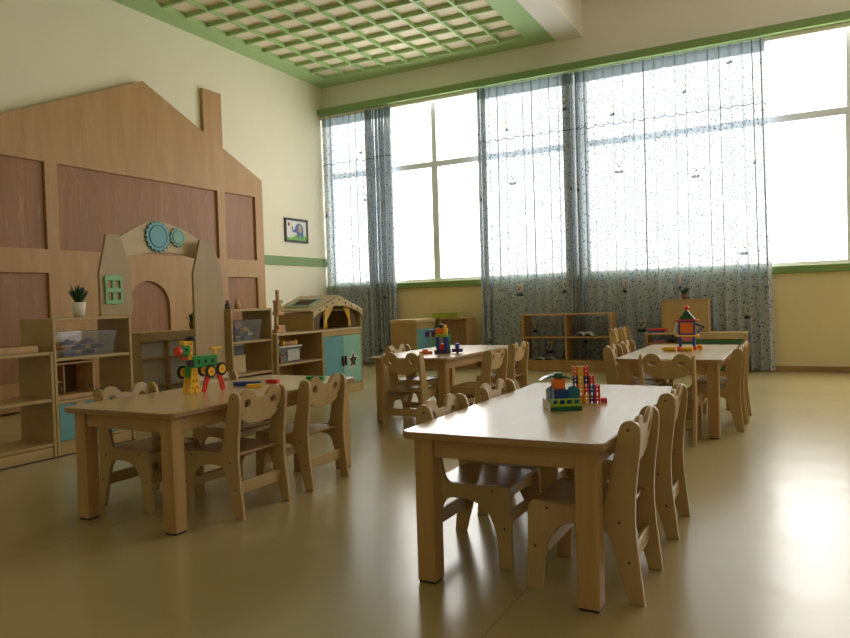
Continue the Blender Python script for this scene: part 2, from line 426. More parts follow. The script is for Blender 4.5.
# ceiling: lattice field with its green border, beam, plain field beyond the beam
cl = MB(); cl.box(XL, -2.93, YF, YB, ZC+.055, 5.2, 0)
struct(cl.build('ceiling', 'ceil_panel'))
struct(bx(-2.57, XR, YF, YB, 5.05, 5.2, 0).build('ceiling.001', 'white'))
struct(bx(-2.93, -2.57, YF, YB, ZC-.02, 5.2, .004).build('trim_5', 'white'))
tb = MB()
GX0, GX1, GY1, GY0 = -6.62, -3.28, 9.38, -1.42
tb.box(XL, GX0, YF, YB, ZC, ZC+.055, 0); tb.box(GX1, -2.93, YF, YB, ZC, ZC+.055, 0)
tb.box(GX0, GX1, GY1, YB, ZC, ZC+.055, 0); tb.box(GX0, GX1, YF, GY0, ZC, ZC+.055, 0)
struct(tb.build('trim_1', 'green_light'))
lat = MB(); nx, ny = 9, 30
for i in range(1, nx):
    x = GX0 + (GX1-GX0)*i/nx; lat.box(x-.014, x+.014, GY0, GY1, ZC+.002, ZC+.055, 0)
for j in range(1, ny):
    y = GY0 + (GY1-GY0)*j/ny; lat.box(GX0, GX1, y-.014, y+.014, ZC+.004, ZC+.055, 0)
struct(lat.build('ceiling_lattice', 'green_light'))
# green rail above the curtains, window sill board, stripe, baseboards
vl = MB(); vl.box(XL, XR, 9.575, YB, 4.065, 4.165, .004); vl.box(XL, XR, 9.66, YB, 4.01, 4.065, .003, 1)
struct(vl.build('trim_2', ['green', 'white']))
struct(bx(XL, XR, 9.695, YB+.02, 1.195, 1.287, .006).build('trim_3', 'green'))
struct(bx(XL, XL+.018, 7.6, YB-.001, 1.60, 1.737, .004).build('trim_4', 'green'))
struct(bx(XL, XR, YB-.018, YB, 0, .068, .004).build('baseboard_back', 'baseboard'))
struct(bx(XL, XL+.018, YF, YB-.02, 0, .068, .004).build('baseboard_left', 'baseboard'))

def window(n, x0, x1, mulls):
    r = bpy.data.objects.new('window_%d' % n, None); C.objects.link(r); r.location = ((x0+x1)/2, YB+.1, 1.285); struct(r)
    cx = (x0+x1)/2; z1 = 4.13-1.285; b = .045
    f = MB(); e = .0005
    f.box(x0-cx+e, x1-cx-e, -.03, .03, e, .05); f.box(x0-cx+e, x1-cx-e, -.03, .03, z1-.05, z1-e)
    for x in (x0, x1-.05): f.box(x-cx+e, x-cx+.05-e, -.03, .03, .05, z1-.05)
    f.build('window_frame', 'frame_white', r)
    tz = 3.085-1.285
    t = MB(); t.box(x0-cx+.05, x1-cx-.05, -.045, .045, tz-.045, tz+.045); t.build('transom', 'frame_white', r)
    for x in mulls:
        m = MB(); m.box(x-.055-cx, x+.055-cx, -.04, .04, .05, tz-.045); m.box(x-.04-cx, x+.04-cx, -.035, .035, tz+.045, z1-.05)
        m.build('mullion', 'frame_white', r)
    xs = [x0+.05] + list(mulls) + [x1-.05]
    for a, bb in zip(xs[:-1], xs[1:]):
        bx(a-cx, bb-cx, -.004, .004, .05, tz, .001).build('pane', 'glass', r)
        bx(a-cx, bb-cx, -.004, .004, tz, z1-.05, .001).build('pane', 'glass', r)
window(1, XL+.06, -2.78, (-4.93,))
window(2, -2.60, XR-.25, (.56, 2.3))

# ------------------------------------------------------------------ curtains
def curtain(name, segs, label, z0=.02, z1=4.03, y=9.60, ll=.01, lr=.01):
    """segs: (x0, x1, pleats, depth, backfold) runs along the rail"""
    pts = []
    for x0, x1, n, dep, fold in segs:
        K = int(n*14)
        ph = random.random()*.5
        for i in range(K+1):
            t = i/K; th = 2*PI*n*t
            jit = .25*math.sin(th*.37+x0) + .18*math.sin(th*.21+1.3)
            wob = 1+.35*math.sin(th*.31+x0*2)+.2*math.sin(th*.173+1)
            px = x0 + (x1-x0)*t + fold*math.sin(th)*wob
            py = dep*((math.cos(th)*.5+.5)**.8*2-1)*(1+jit)
            pts.append((px, py, dep))
    nz = 24; vs = []; uvs = []; s = [0]
    for i in range(1, len(pts)): s.append(s[-1] + math.hypot(pts[i][0]-pts[i-1][0], pts[i][1]-pts[i-1][1]))
    xm = (pts[0][0]+pts[-1][0])/2
    for k in range(nz+1):
        tz = k/nz; z = z0+(z1-z0)*tz
        amp = 1.0 - .45*max(0, (tz-.9)/.1)
        for i, (px, py, dep) in enumerate(pts):
            sway = .012*math.sin(z*2.1+px*3.0)
            q = (px-xm)/(abs(pts[-1][0]-pts[0][0])/2)
            lean = (1-tz)*(lr if q > 0 else ll)*q + (1-tz)*.016*math.sin(px*7)*(1-q*q)
            vs.append((px-xm+lean, py*amp+sway*(1-tz), z)); uvs.append((s[i], z))
    n = len(pts)
    fs = [(k*n+i, k*n+i+1, (k+1)*n+i+1, (k+1)*n+i) for k in range(nz) for i in range(n-1)]
    me = bpy.data.meshes.new(name); me.from_pydata(vs, [], fs); me.materials.append(M['curtain'])
    ul = me.uv_layers.new(name='UVMap')
    for lp in me.loops: ul.data[lp.index].uv = uvs[lp.vertex_index]
    for p in me.polygons: p.use_smooth = True
    o = bpy.data.objects.new(name, me); C.objects.link(o); o.location = (xm, y, 0)
    return tag(o, label, 'curtain', 'printed curtains along the window wall')
curtain('curtain', [(-6.918, -6.06, 7, .026, .020), (-6.06, -5.60, 8, .050, .030)], 'narrow printed blue curtain in the corner beside the elephant picture, half of it bunched', y=9.655, ll=0)
curtain('curtain', [(-4.12, -3.98, 2, .05, .040), (-3.98, -2.83, 9, .032, .023), (-2.83, -2.69, 3, .05, .03)], 'printed blue curtain hanging behind the open bookshelf, between bare window and wide curtain', lr=0)
curtain('curtain', [(-2.668, -2.60, 2, .045, .012), (-2.60, -.52, 16, .034, .023), (-.52, -.33, 2, .036, .022)], 'widest printed blue curtain, hanging behind the square cupboard with a plant', ll=0, lr=.055)

# ------------------------------------------------------------------ house-shaped wall board
hx = -6.93
hb = thing('house_board', 'big brown oak house-shaped board with gable and recessed panels on the side wall', 'wall decoration', (hx, 6.0, 0))
pk = [(-2.06, .02), (2.06, .02), (2.06, 2.80), (0, 3.70), (-2.06, 2.80)]
cells = [(-1.90, -1.30, 1.645, 2.545), (-1.16, 1.16, 1.645, 2.545), (1.30, 1.90, 1.645, 2.545), (-1.90, -1.30, .30, 1.40), (1.30, 1.90, .30, 1.40)]
holes = [[(a, c), (b, c), (b, d), (a, d)] for a, b, c, d in cells]
arch = [(-.34, .25), (.28, .25)] + [(-.03+.31*math.cos(math.radians(a)), 1.02+.31*math.sin(math.radians(a))) for a in range(0, 181, 12)]
arch[1] = (.28, .25); arch[0] = (-.34, .25)
MB().plate(pk, .03, YZ(.05), holes + [arch], .002).build('facade', 'oak', hb)
for a, b, c, d in cells:
    bx(.030, .0495, a-.03, b+.03, c-.03, d+.03, 0).build('recessed_panel', 'oak_dark', hb)
bx(.030, .0495, -.4, .34, .2, 1.38, 0).build('arched_panel', 'oak_dark', hb)
for a, b in ((-1.28, -1.18), (1.18, 1.28)): bx(.001, .0295, a, b, .1, 2.7, 0).build('batten', 'oak', hb)
ch = MB().plate([(.985, 3.20), (1.325, 3.05), (1.325, 3.87), (.985, 3.87)], .05, YZ(.0), (), .002)
ch.build('chimney', 'oak', hb)

# picture
pf = thing('picture_frame', 'small black framed picture of a blue elephant on the cream wall', 'picture', (XL+.002, 8.915, 1.96))
MB().plate(rrect(-.285, .285, 0, .37, .004, 1), .022, YZ(0), [rrect(-.25, .25, .035, .335, .002, 1)], .002).build('frame', 'black', pf)
bx(.001, .010, -.255, .255, .03, .34, 0).build('sheet', 'paper', pf)
def flat(poly, col, name, x=.0101): MB().plate(poly, .0015, YZ(x), (), .0003).build(name, col, pf)
gp = plain('picture_grass', (.22, .50, .08), .7); ep = plain('picture_elephant_blue', (.10, .16, .38), .7); rp = plain('picture_red', (.5, .04, .05), .7); tp_ = plain('picture_tan', (.55, .40, .22), .7)
flat([(-.25, .037), (.25, .037), (.25, .06)] + [(.25-.5*i/10, .085+.05*math.sin(i*.55)+.004*i) for i in range(11)], gp, 'printed_grass')
el = [(.02, .06), (.055, .06), (.06, .12), (.11, .12), (.115, .06), (.155, .06), (.175, .19), (.16, .26), (.10, .30), (.03, .295), (-.02, .26), (-.045, .20), (-.075, .185), (-.095, .21), (-.09, .245), (-.115, .245), (-.125, .20), (-.09, .155), (-.04, .155), (0, .16)]
flat(smooth_pts(el, 2), ep, 'printed_elephant', .0118)
flat(circ(.085, .215, .045, 18, .065), tp_, 'printed_ear', .0135)
flat(circ(-.185, .275, .028, 14), rp, 'printed_flower', .0118)

# ------------------------------------------------------------------ shelving along the play area
def shelf_unit(name, label, loc, W, D, H, shelves, rotz=0, plinth=.08, back=None, mat='ply_h', cat='shelf', group=None, rails=True, t=.022, div=None):
    """front at local x=0 facing +x, runs along +y from 0 to W, depth to -D"""
    r = thing(name, label, cat, loc, rotz, group)
    bx(-D, 0, 0, t, 0, H).build('side_panel', mat, r); bx(-D, 0, W-t, W, 0, H).build('side_panel', mat, r)
    bx(-D, 0, t, W-t, H-t, H).build('top_board', mat, r)
    for z in shelves: bx(-D+.004, -.006, t, W-t, z-t, z).build('shelf_board', mat, r)
    if plinth: bx(-.030, -.008, t, W-t, .0, plinth-.001).build('plinth', mat, r)
    if loc[0] == X0: bx(-.05, .0015, -.0008, W+.0008, 0, .008, .001).build('floor_gap_shade', 'black', r)  # thin black strip painted in for the shadow gap at the floor
    if div is not None: bx(-D+.004, -.003, div-t/2, div+t/2, plinth, H-t).build('divider', mat, r)
    if back is not None: bx(-D, -D+.006, t, W-t, plinth, H-t, .001).build('back_panel', back, r)
    return r
X0 = -4.51
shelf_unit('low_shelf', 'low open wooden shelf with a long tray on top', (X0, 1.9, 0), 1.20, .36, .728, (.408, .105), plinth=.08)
tr = thing('wooden_tray', 'long shallow wooden tray on top of the low open shelf', 'tray', (X0-.17, 2.66, .7285))
bx(-.13, .13, -.36, .36, 0, .008).build('tray_base', 'blocks', tr)
for a in ((-.13, -.12, -.36, .36), (.12, .13, -.36, .36), (-.12, .12, -.36, -.35), (-.12, .12, .35, .36)): bx(*a, .008, .045).build('tray_rim', 'blocks', tr)

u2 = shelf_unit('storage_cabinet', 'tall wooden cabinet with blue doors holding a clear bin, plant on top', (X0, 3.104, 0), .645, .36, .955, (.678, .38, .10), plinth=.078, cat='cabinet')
for a, b in ((.024, .320), (.325, .621)):
    d = bx(-.022, -.003, a, b, .104, .356).build('door', 'blue_door', u2)
    MB().plate(circ((a+b)/2, .345, .035, 16, .018), .018, YZ(-.003), (), .003).build('handle', 'blocks', d)
# clear bin helper: bin with tapered walls and rim
def clear_bin(label, loc, L, W, H, lid=False, group='clear storage bins'):
    r = thing('storage_bin', label, 'bin', loc, 0, group)
    def ringpts(l, w, z): return [(w, -l, z), (w, l, z), (-w, l, z), (-w, -l, z)]
    o0, o1 = ringpts(L*.44, W*.44, .0), ringpts(L*.5, W*.5, H); i0, i1 = ringpts(L*.43, W*.43, .003), ringpts(L*.49, W*.49, H)
    m = MB(); m.add(o0+o1+i1+i0, [(0, 1, 2, 3)] + [(i, (i+1) % 4, 4+(i+1) % 4, 4+i) for i in range(4)] + [(4+i, 4+(i+1) % 4, 8+(i+1) % 4, 8+i) for i in range(4)] + [(8+i, 8+(i+1) % 4, 12+(i+1) % 4, 12+i) for i in range(4)] + [(15, 14, 13, 12)])
    m.build('bin_body', 'clear', r)
    k = MB().plate(rrect(-W*.53, W*.53, -L*.53, L*.53, .02, 4), .012, XY(H+.0005 if lid else H-.010), () if lid else [rrect(-W*.50, W*.50, -L*.50, L*.50, .012, 4)], .002)
    k.build('lid' if lid else 'rim', 'lid_white' if lid else 'clear', r)
    return r
def toy_lot(label_fmt, group, cols, loc, L, W, n, s=.035, z0=.004, layers=3):
    """loose construction pieces lying in a bin, each one a thing"""
    k = 0
    per = max(1, n//layers)
    for q in range(layers):
        for i in range(per):
            c = cols[k % len(cols)]
            m = MB(); a = random.uniform(-.5, .5)
            yy = -L*.40 + L*.80*(i+.5)/per; xx = (-.22 if (i+q) % 2 else .22)*W
            R = Matrix.Translation((0, 0, 0)) @ Matrix.Rotation(a, 4, 'Z')
            hl = min(s*1.1, L*.80/per*.45); hw = min(s*.62, W*.16)
            m.box(-hw, hw, -hl, hl, 0, s*.62, .003, 0, R)
            m.cyl((0, 0, s*.62), (0, 0, s*.9), s*.25, n=10)
            o = m.build('toy_brick', c, None, (loc[0]+xx, loc[1]+yy, loc[2]+z0+q*s*.92))
            tag(o, label_fmt, 'toy brick', group); k += 1
b1 = (X0-.15, 3.40, .6785)
clear_bin('clear open bin of purple and blue bricks below the potted plant', b1, .46, .26, .17)
toy_lot('purple, blue or orange brick lying in the clear open bin below the potted plant', 'bricks in the bin under the plant', ['t_purple', 't_blue', 't_purple', 't_blue', 't_orange'], b1, .40, .21, 12, .042)
# small wooden toy house front on the middle shelf
tf = thing('toy_stove', 'small open-fronted wooden play box on the shelf below the clear open bin', 'toy', (X0-.16, 3.30, .3805))
bx(-.10, -.09, -.15, .15, 0, .26).build('back_panel', 'interior', tf)
for y in (-.16, .145): bx(-.10, .10, y, y+.015, 0, .26).build('side_panel', 'blocks', tf)
bx(-.10, .10, -.145, .145, .245, .26).build('top_board', 'blocks', tf); bx(-.10, .10, -.145, .145, 0, .03).build('base', 'blocks', tf)
bx(-.089, -.01, -.145, -.02, .11, .122).build('shelf_board', 'blocks', tf); bx(-.089, .0, -.02, -.008, .03, .244).build('divider', 'blocks', tf)
for y, z in ((-.12, .08), (.12, .08)): MB().cyl((.101, y, z), (.112, y, z), .014).build('knob', 'dark', tf)
bk = bx(-.05, .05, -.07, .07, 0, .035).build('wooden_block', 'dark', None, (X0-.09, 3.52, .3805)); tag(bk, 'flat dark wooden block beside the open-fronted play box', 'block')

# potted plants
def plant(label, loc, pot, pr, ph, n, h, name='potted_plant', lo=.15):
    r = thing(name, label, 'plant', loc)
    MB().lathe([(pr*.72, 0), (pr, ph), (pr*.88, ph), (pr*.82, ph*.88), (.0001, ph*.88)], n=18).build('pot', pot, r)
    m = MB()
    for i in range(n):
        a = random.random()*2*PI; el = random.uniform(lo, 1.0); l = h*random.uniform(.55, 1)
        b = Vector((math.cos(a)*pr*.3, math.sin(a)*pr*.3, ph*.85)); d = Vector((math.cos(a)*math.cos(el+.6)*.9, math.sin(a)*math.cos(el+.6)*.9, 1)).normalized()
        side = d.cross(Vector((0, 0, 1)));  side = side.normalized() if side.length > .05 else Vector((1, 0, 0)); up = side.cross(d)
        prof = [(0, .004), (.35, .014), (.7, .012), (1, .001)]
        vs = []
        for t, w in prof:
            p = b + d*(l*t) + up*(-.02*t*t); vs += [p-side*w, p+up*.003, p+side*w, p-up*.003]
        fs = []
        for k in range(3):
            for j in range(4): fs.append((k*4+j, k*4+(j+1) % 4, (k+1)*4+(j+1) % 4, (k+1)*4+j))
        fs += [(0, 3, 2, 1), (12, 13, 14, 15)]
        m.add(vs, fs, 0, True)
    m.build('foliage', 'leaf', r)
    return r
plant('dark spiky plant in a white pot on top of the tall cabinet', (X0-.17, 3.435, .9555), 'pot', .05, .108, 50, .15, lo=.55)

# play arch
XA = -4.66
pa = thing('play_arch', 'wooden archway with two pencil-shaped posts, gears and a green window plaque', 'play partition', (XA, 4.14, 0))
def pencil(y0, y1, z0): w = y1-y0; return [(y0, z0), (y1, z0), (y1, 1.29), (y1-w*.31, 1.578), (y0+w*.26, 1.578), (y0, 1.29)]
# tower standing on the tall cabinet and tower standing on the floor
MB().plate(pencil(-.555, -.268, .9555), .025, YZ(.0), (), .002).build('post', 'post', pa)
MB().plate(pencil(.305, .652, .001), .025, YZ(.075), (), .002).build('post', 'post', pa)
up_ = [(-.34, 1.565), (-.28, 1.60), (-.20, 1.645), (-.12, 1.685), (-.05, 1.707), (.06, 1.713), (.17, 1.703), (.28, 1.675), (.40, 1.63), (.56, 1.56)]
lo_ = [(.56, 1.385)] + [(.46-.74*i/10, 1.415+.05*math.sin(PI*(i+.6)/10.6)) for i in range(0, 11)] + [(-.34, 1.40)]
MB().plate(up_+lo_, .022, YZ(-.024), (), .002).build('arch_board', 'birch_pale', pa)
def gear(y, z, r, n, col, x):
    p = []
    for i in range(n):
        for da, rr in ((-.30, r), (-.22, r*1.12), (.0, r*1.12), (.08, r)):
            a = 2*PI*(i+da)/n; p.append((y+rr*math.cos(a), z+rr*math.sin(a)))
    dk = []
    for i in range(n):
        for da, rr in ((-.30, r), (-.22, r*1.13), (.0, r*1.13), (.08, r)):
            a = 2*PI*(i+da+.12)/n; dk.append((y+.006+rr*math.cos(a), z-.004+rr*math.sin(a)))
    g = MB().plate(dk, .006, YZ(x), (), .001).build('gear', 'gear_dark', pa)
    MB().plate(p, .010, YZ(x+.0061), (), .001).build('gear_face', col, g)
    MB().plate(circ(y, z, r*.80, 28), .003, YZ(x+.0163), [circ(y, z, r*.76, 28)], .0005).build('gear_groove', 'gear_dark', g)
    MB().plate(circ(y, z, r*.74, 28), .004, YZ(x+.0163), (), .001).build('gear_hub', col, g)
gear(.022, 1.590, .116, 18, 'gear_blue', -.0018); gear(.232, 1.597, .074, 12, 'gear_mint', -.0018)
wpq = [(-.49, .985+.075), (-.445, .992+.075), (-.40, .98+.075), (-.355, .992+.075), (-.325, .985+.075), (-.335, 1.16), (-.325, 1.285), (-.36, 1.275), (-.40, 1.29), (-.45, 1.275), (-.49, 1.285), (-.48, 1.16)]
hs = [[(a, c), (a+.048, c), (a+.048, c+.055), (a, c+.055)] for a in (-.468, -.398) for c in (1.095, 1.185)]
MB().plate(smooth_pts(wpq, 2), .014, lambda u, v, w: (.0253+w, u-.035, v-.018), hs, .002).build('window_plaque', 'win_green', pa)

# cubby shelf under the arch
cs = shelf_unit('cubby_shelf', 'low cubby shelf with pale backing standing behind the pencil archway', (-5.2, 4.40, 0), 1.05, .34, .785, (.555, .30), plinth=.10, div=.335)
bx(-.06, -.05, .022, 1.028, .10, .763).build('back_panel', 'panel_grey', cs); bx(-.012, .004, .0, 1.05, .70, .785).build('top_rail', 'ply_h', cs)
plant('small dark plant on the cubby shelf, half hidden by the archway post', (-5.3, 5.13, .7855), 'pot_brown', .035, .07, 26, .11)

# tall shelf right of the arch
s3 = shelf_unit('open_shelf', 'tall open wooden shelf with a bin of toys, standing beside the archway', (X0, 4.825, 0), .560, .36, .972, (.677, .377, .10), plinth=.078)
bx(-.020, -.004, .28, .535, .104, .33).build('door', 'blue_door', s3)
b2 = (X0-.16, 5.085, .6775)
clear_bin('clear lidless bin of mixed toys on the middle board of the tall open shelf', b2, .37, .26, .19)
toy_lot('mixed coloured brick lying in the bin on the tall open shelf', 'bricks in the tall open shelf bin', ['t_purple', 'paper', 't_blue', 'blocks', 't_yellow', 't_dgreen'], b2, .32, .21, 12, .045)
wbx = thing('wooden_box', 'plain wooden box on the lower board of the tall open shelf, under the printed box', 'box', (X0-.2, 5.02, .3775))
bx(-.08, .08, -.11, .11, 0, .150).build('box_body', 'birch_pale', wbx); bx(-.082, .082, -.112, .112, .1503, .165).build('lid', 'birch_pale', wbx)
pb = thing('toy_box', 'small printed grey box resting on the plain wooden box in the tall open shelf', 'box', (X0-.2, 5.02, .3775+.1655))
bx(-.07, .07, -.10, .10, 0, .085).build('box_body', 'print_grey', pb); bx(-.072, .072, -.102, .102, .0853, .098).build('lid', 'lid_white', pb)
for i, (y, h, w) in enumerate(((5.0, .085, .026), (5.13, .095, .028))):
    o = MB().lathe([(w, 0), (w, h*.55), (w*.6, h*.66), (w*.62, h*.9), (w*.4, h)], n=16).build('wooden_jar', ['print_grey', 'blocks'][i], None, (X0-.2, y, .9725))
    tag(o, ['small grey jar on top of the tall open shelf, beside the archway post', 'small brown wooden jar on top of the tall open shelf'][i], 'jar')

# corner cabinet with doors
XC = -4.47
cc = thing('corner_cabinet', 'long low wooden cabinet with a blue door and a mint star door', 'cabinet', (XC, 5.395, 0))
D = .40; W = 1.50; H = .72; t = .022
bx(-D, 0, 0, t, 0, H-.022).build('side_panel', 'ply_h', cc); bx(-D, 0, W-t, W, 0, H-.022).build('side_panel', 'ply_h', cc)
bx(-D, .006, -.006, W+.006, H-.022, H).build('top_board', 'birch_pale', cc)
bx(-D, 0, .735, .760, .08, H-.023).build('divider', 'ply_h', cc)
bx(-.028, -.006, t, W-t, .001, .079).build('plinth', 'ply_h', cc)
bx(-D+.006, -.006, t, .735, .40, .42).build('shelf_board', 'ply_h', cc); bx(-D+.006, -.006, t, W-t, .08, .10).build('shelf_board', 'ply_h', cc)
bx(-D, -D+.005, t, .734, .101, H-.024, .001).build('back_panel', 'ply', cc)
bx(-.020, -.001, .762, W-t-.002, .645, H-.024).build('top_rail', 'ply_h', cc)
dr = bx(-.018, -.001, .764, 1.118, .105, .640).build('door', 'blue_door', cc, label='plain blue cupboard door')
def handle(y, par):
    p = [(y+.012*math.cos(a), .36+.055*math.sin(a)) for a in [PI*2*i/16 for i in range(16)]]
    MB().plate(p, .020, YZ(.0), (), .004).build('handle', 'dark', par)
handle(1.095, dr)
d2 = bx(-.018, -.001, 1.122, W-t-.002, .105, .640).build('door', 'mint_door', cc, label='mint green door with a star')
handle(1.150, d2)
def star(cy, cz, R, r): return [(cy+(R if i % 2 == 0 else r)*math.sin(PI*i/5), cz+(R if i % 2 == 0 else r)*math.cos(PI*i/5)) for i in range(10)]
MB().plate(star(1.305, .350, .118, .060), .003, YZ(-.0008), (), .0008).build('star_outline', 'lid_white', d2)
MB().plate(star(1.305, .350, .090, .044), .003, YZ(.0024), (), .0008).build('star', 'dark', d2)
b3 = (XC-.17, 5.66, .4205)
b3o = clear_bin('white lidded bin on the shelf of the long cabinet', b3, .34, .26, .155, True)
bx(.1235, .1245, -.05, .135, .02, .135, 0).build('label_sheet', plain('speckled_print', (.74, .72, .66), .6, .3, .7, 55), b3o)
toy_lot('red, orange or white brick seen inside the white lidded bin', 'bricks in the lidded bin', ['t_red', 't_orange', 'paper', 'paper'], b3, .29, .2, 8, .05, layers=2)
ty = thing('wooden_toy_hammer', 'wooden toy mallet with yellow ends lying on the lidded bin', 'toy', (XC-.12, 5.72, .5885))
MB().cyl((0, -.10, .022), (0, .10, .022), .022).build('handle_bar', 'blocks', ty)
for y in (-.115, .085): MB().cyl((0, y, .026), (0, y+.03, .026), .0255).build('end_cap', 't_yellow', ty)
cu = thing('cylinder_stack', 'small blue and yellow stacking cups at the end of the lidded bin', 'toy', (XC-.10, 5.52, .5885))
MB().cyl((0, 0, 0), (0, 0, .04), .022).build('cup', 't_blue', cu); MB().cyl((0, 0, .0405), (0, 0, .07), .02).build('cup', 't_yellow', cu); MB().cyl((0, 0, .0705), (0, 0, .10), .02).build('cup', 't_teal', cu)
# block tower on the cabinet: each block a thing
z = H+.0005; ybt = 5.60
for k, (l, h, dy) in enumerate(((.13, .035, 0), (.10, .04, .01), (.035, .10, -.035), (.10, .035, .0), (.06, .085, -.01), (.08, .03, .0), (.03, .10, -.005))):
    o = bx(-min(.035, l/2), min(.035, l/2), -l/2, l/2, 0, h).build('wooden_block', 'blocks', None, (XC-.14, ybt+dy, z))
    tag(o, ['flat wooden block at the bottom of the block tower on the cabinet', 'wooden block second from the bottom of the block tower', 'upright wooden block third from the bottom of the block tower', 'flat wooden block in the middle of the block tower', 'wooden block third from the top of the block tower', 'flat wooden block second from the top of the block tower', 'slim upright wooden block on top of the block tower'][k], 'block', 'blocks of the block tower'); z += h+.0003

# play house theatre on the cabinet
ph = thing('toy_theatre', 'wooden toy puppet theatre with gabled roof and yellow curtains on the cabinet', 'toy theatre', (XC-.02, 6.47, H+.0005))
gw = .46; gz0 = .19; gz1 = .345; dep = .52
bx(-dep, -.001, -gw+.0, -gw+.015, 0, gz0).build('side_wall', 'ply_h', ph); bx(-dep, -.001, gw-.015, gw, 0, gz0).build('side_wall', 'ply_h', ph)
bx(-dep, -dep+.012, -gw+.035, gw-.035, 0, gz0).build('back_wall_board', 'interior', ph)
bx(-dep+.012, -.02, -gw+.035, gw-.035, 0, .008).build('stage', 'interior', ph)
ar = [(-.28, .002)] + [(-.28+.56*i/14, .10+.155*math.sin(PI*i/14)**.7) for i in range(15)] + [(.28, .002)]
gab = [(-gw+.016, .002), (-gw+.016, gz0-.01)] + [(-gw*(1-i/5), gz0+(gz1-gz0)*i/5) for i in range(1, 5)] + [(0, gz1)] + [(gw*i/5, gz1-(gz1-gz0)*i/5) for i in range(1, 5)] + [(gw-.016, gz0-.01), (gw-.016, .002)]
MB().plate(gab[:1]+gab[1:]+[(.28, .002)]+ar[-2:0:-1]+[(-.28, .002)], .012, YZ(-.062), (), .002).build('gable', 'interior', ph)
# scalloped fascia board along the roof line with round studs
sc_ = [(-gw-.01, gz0+.01), (0, gz1+.012), (gw+.01, gz0+.01), (gw+.01, gz0-.075)]
for i in range(25):
    q = 1-2*i/24; sc_.append((q*(gw-.01), gz0-.055+(gz1-gz0-.045)*math.cos(q*PI/2)**.85+.010*abs(math.sin(i*PI/4))))
sc_.append((-gw-.01, gz0-.075))
MB().plate(sc_, .016, YZ(.0), (), .002).build('fascia', 'birch_pale', ph)
for i in range(7):
    y = -.36+.12*i; zz = gz0-.012+(gz1-gz0)*(1-abs(y)/gw)*.90
    MB().cyl((.0161, y, zz), (.021, y, zz), .011, n=10).build('stud', 'dark', ph)
ang = math.atan2(gz1-gz0, gw)
for sg in (-1, 1):
    L_ = math.hypot(gw+.02, (gz1-gz0)*(gw+.02)/gw)
    def fm(u, v, w, sg=sg): return (u, sg*(v*math.cos(ang)), gz1+.013-v*math.sin(ang)+w)
    m = MB().plate([(-dep, .002), (-.001, .002), (-.001, L_), (-dep, L_)], .014, fm, [[(-.40, .17), (-.14, .17), (-.14, .37), (-.40, .37)]] if sg < 0 else (), .002)
    m.build('roof_board', 'birch_pale', ph)
    if sg < 0:
        MB().plate([(-.43, .14), (-.11, .14), (-.11, .40), (-.43, .40)], .010, lambda u, v, w, sg=sg: fm(u, v, w+.0143, sg), [[(-.40, .17), (-.14, .17), (-.14, .37), (-.40, .37)]], .002).build('skylight_frame', 'mint_door', ph)
        MB().plate([(-.41, .16), (-.13, .16), (-.13, .38), (-.41, .38)], .003, lambda u, v, w, sg=sg: fm(u, v, w-.004, sg), (), .001).build('skylight_pane', 'dark', ph)
for ct, cb, wt in ((-.125, -.20, .085), (.195, .25, .070)):
    m = MB(); n = 24; vs = []
    prof = [(.262, 1.0, 0), (.21, .86, .25), (.15, .52, .62), (.105, .30, .92), (.09, .26, 1), (.07, .34, 1.05), (.012, .42, 1.1)]
    for zz, w, q in prof:
        for i in range(n):
            a = 2*PI*i/n; rr = 1+.30*math.sin(6*a)
            vs.append((-.0195-.013+.010*math.cos(a)*rr, ct+(cb-ct)*q+wt*w*math.sin(a)*(1+.10*math.cos(5*a)), zz))
    m.add(vs, [(k*n+i, k*n+(i+1) % n, (k+1)*n+(i+1) % n, (k+1)*n+i) for k in range(len(prof)-1) for i in range(n)] + [tuple(range(n)), tuple(range(len(vs)-n, len(vs)))], 0, True)
    m.build('curtain', 'yellow_cloth', ph)

# ------------------------------------------------------------------ furniture along the window wall
ca = thing('side_cabinet', 'low wooden cabinet with a blue door standing end-on below the bare window', 'cabinet', (-4.73, 8.70, 0))
bx(-.42, 0, 0, .022, 0, .69).build('side_panel', 'ply_h', ca); bx(-.42, 0, .748, .77, 0, .69).build('side_panel', 'ply_h', ca)
bx(-.43, .008, -.008, .778, .69, .735).build('top_board', 'laminate', ca)
bx(-.42, -.405, .022, .748, .05, .689).build('back_panel', 'ply', ca); bx(-.40, -.02, .022, .748, .05, .07).build('shelf_board', 'ply_h', ca)
bx(-.019, 0, .024, .383, .075, .60).build('door', 'blue_door', ca); bx(-.019, 0, .387, .746, .075, .60).build('door', 'mint_door', ca)
bx(-.019, 0, .024, .746, .603, .689).build('top_rail', 'ply_h', ca)
o = shelf_unit('back_shelf', 'small brown backed shelf standing between the bare window cabinet and the curtain', (-4.15, 9.28, 0), .45, .30, .735, (.09,), rotz=-PI/2, plinth=.06, mat='pine')
bx(-.06, -.05, .022, .428, .09, .713).build('back_panel', 'seat', o)
# its local +y runs along -x after turning; front faces the room
o.rotation_euler[2] = -PI/2; o.location = (-4.66, 9.26, 0)
gb = thing('card_box', 'flat olive green box lying on top of the brown backed shelf', 'box', (-4.60, 9.42, .7355))
bx(-.20, .20, -.11, .11, 0, .085).build('box_body', 'box_green', gb); bx(-.14, .05, -.1115, -.1102, .02, .05, 0).build('label_print', 't_lime', gb)

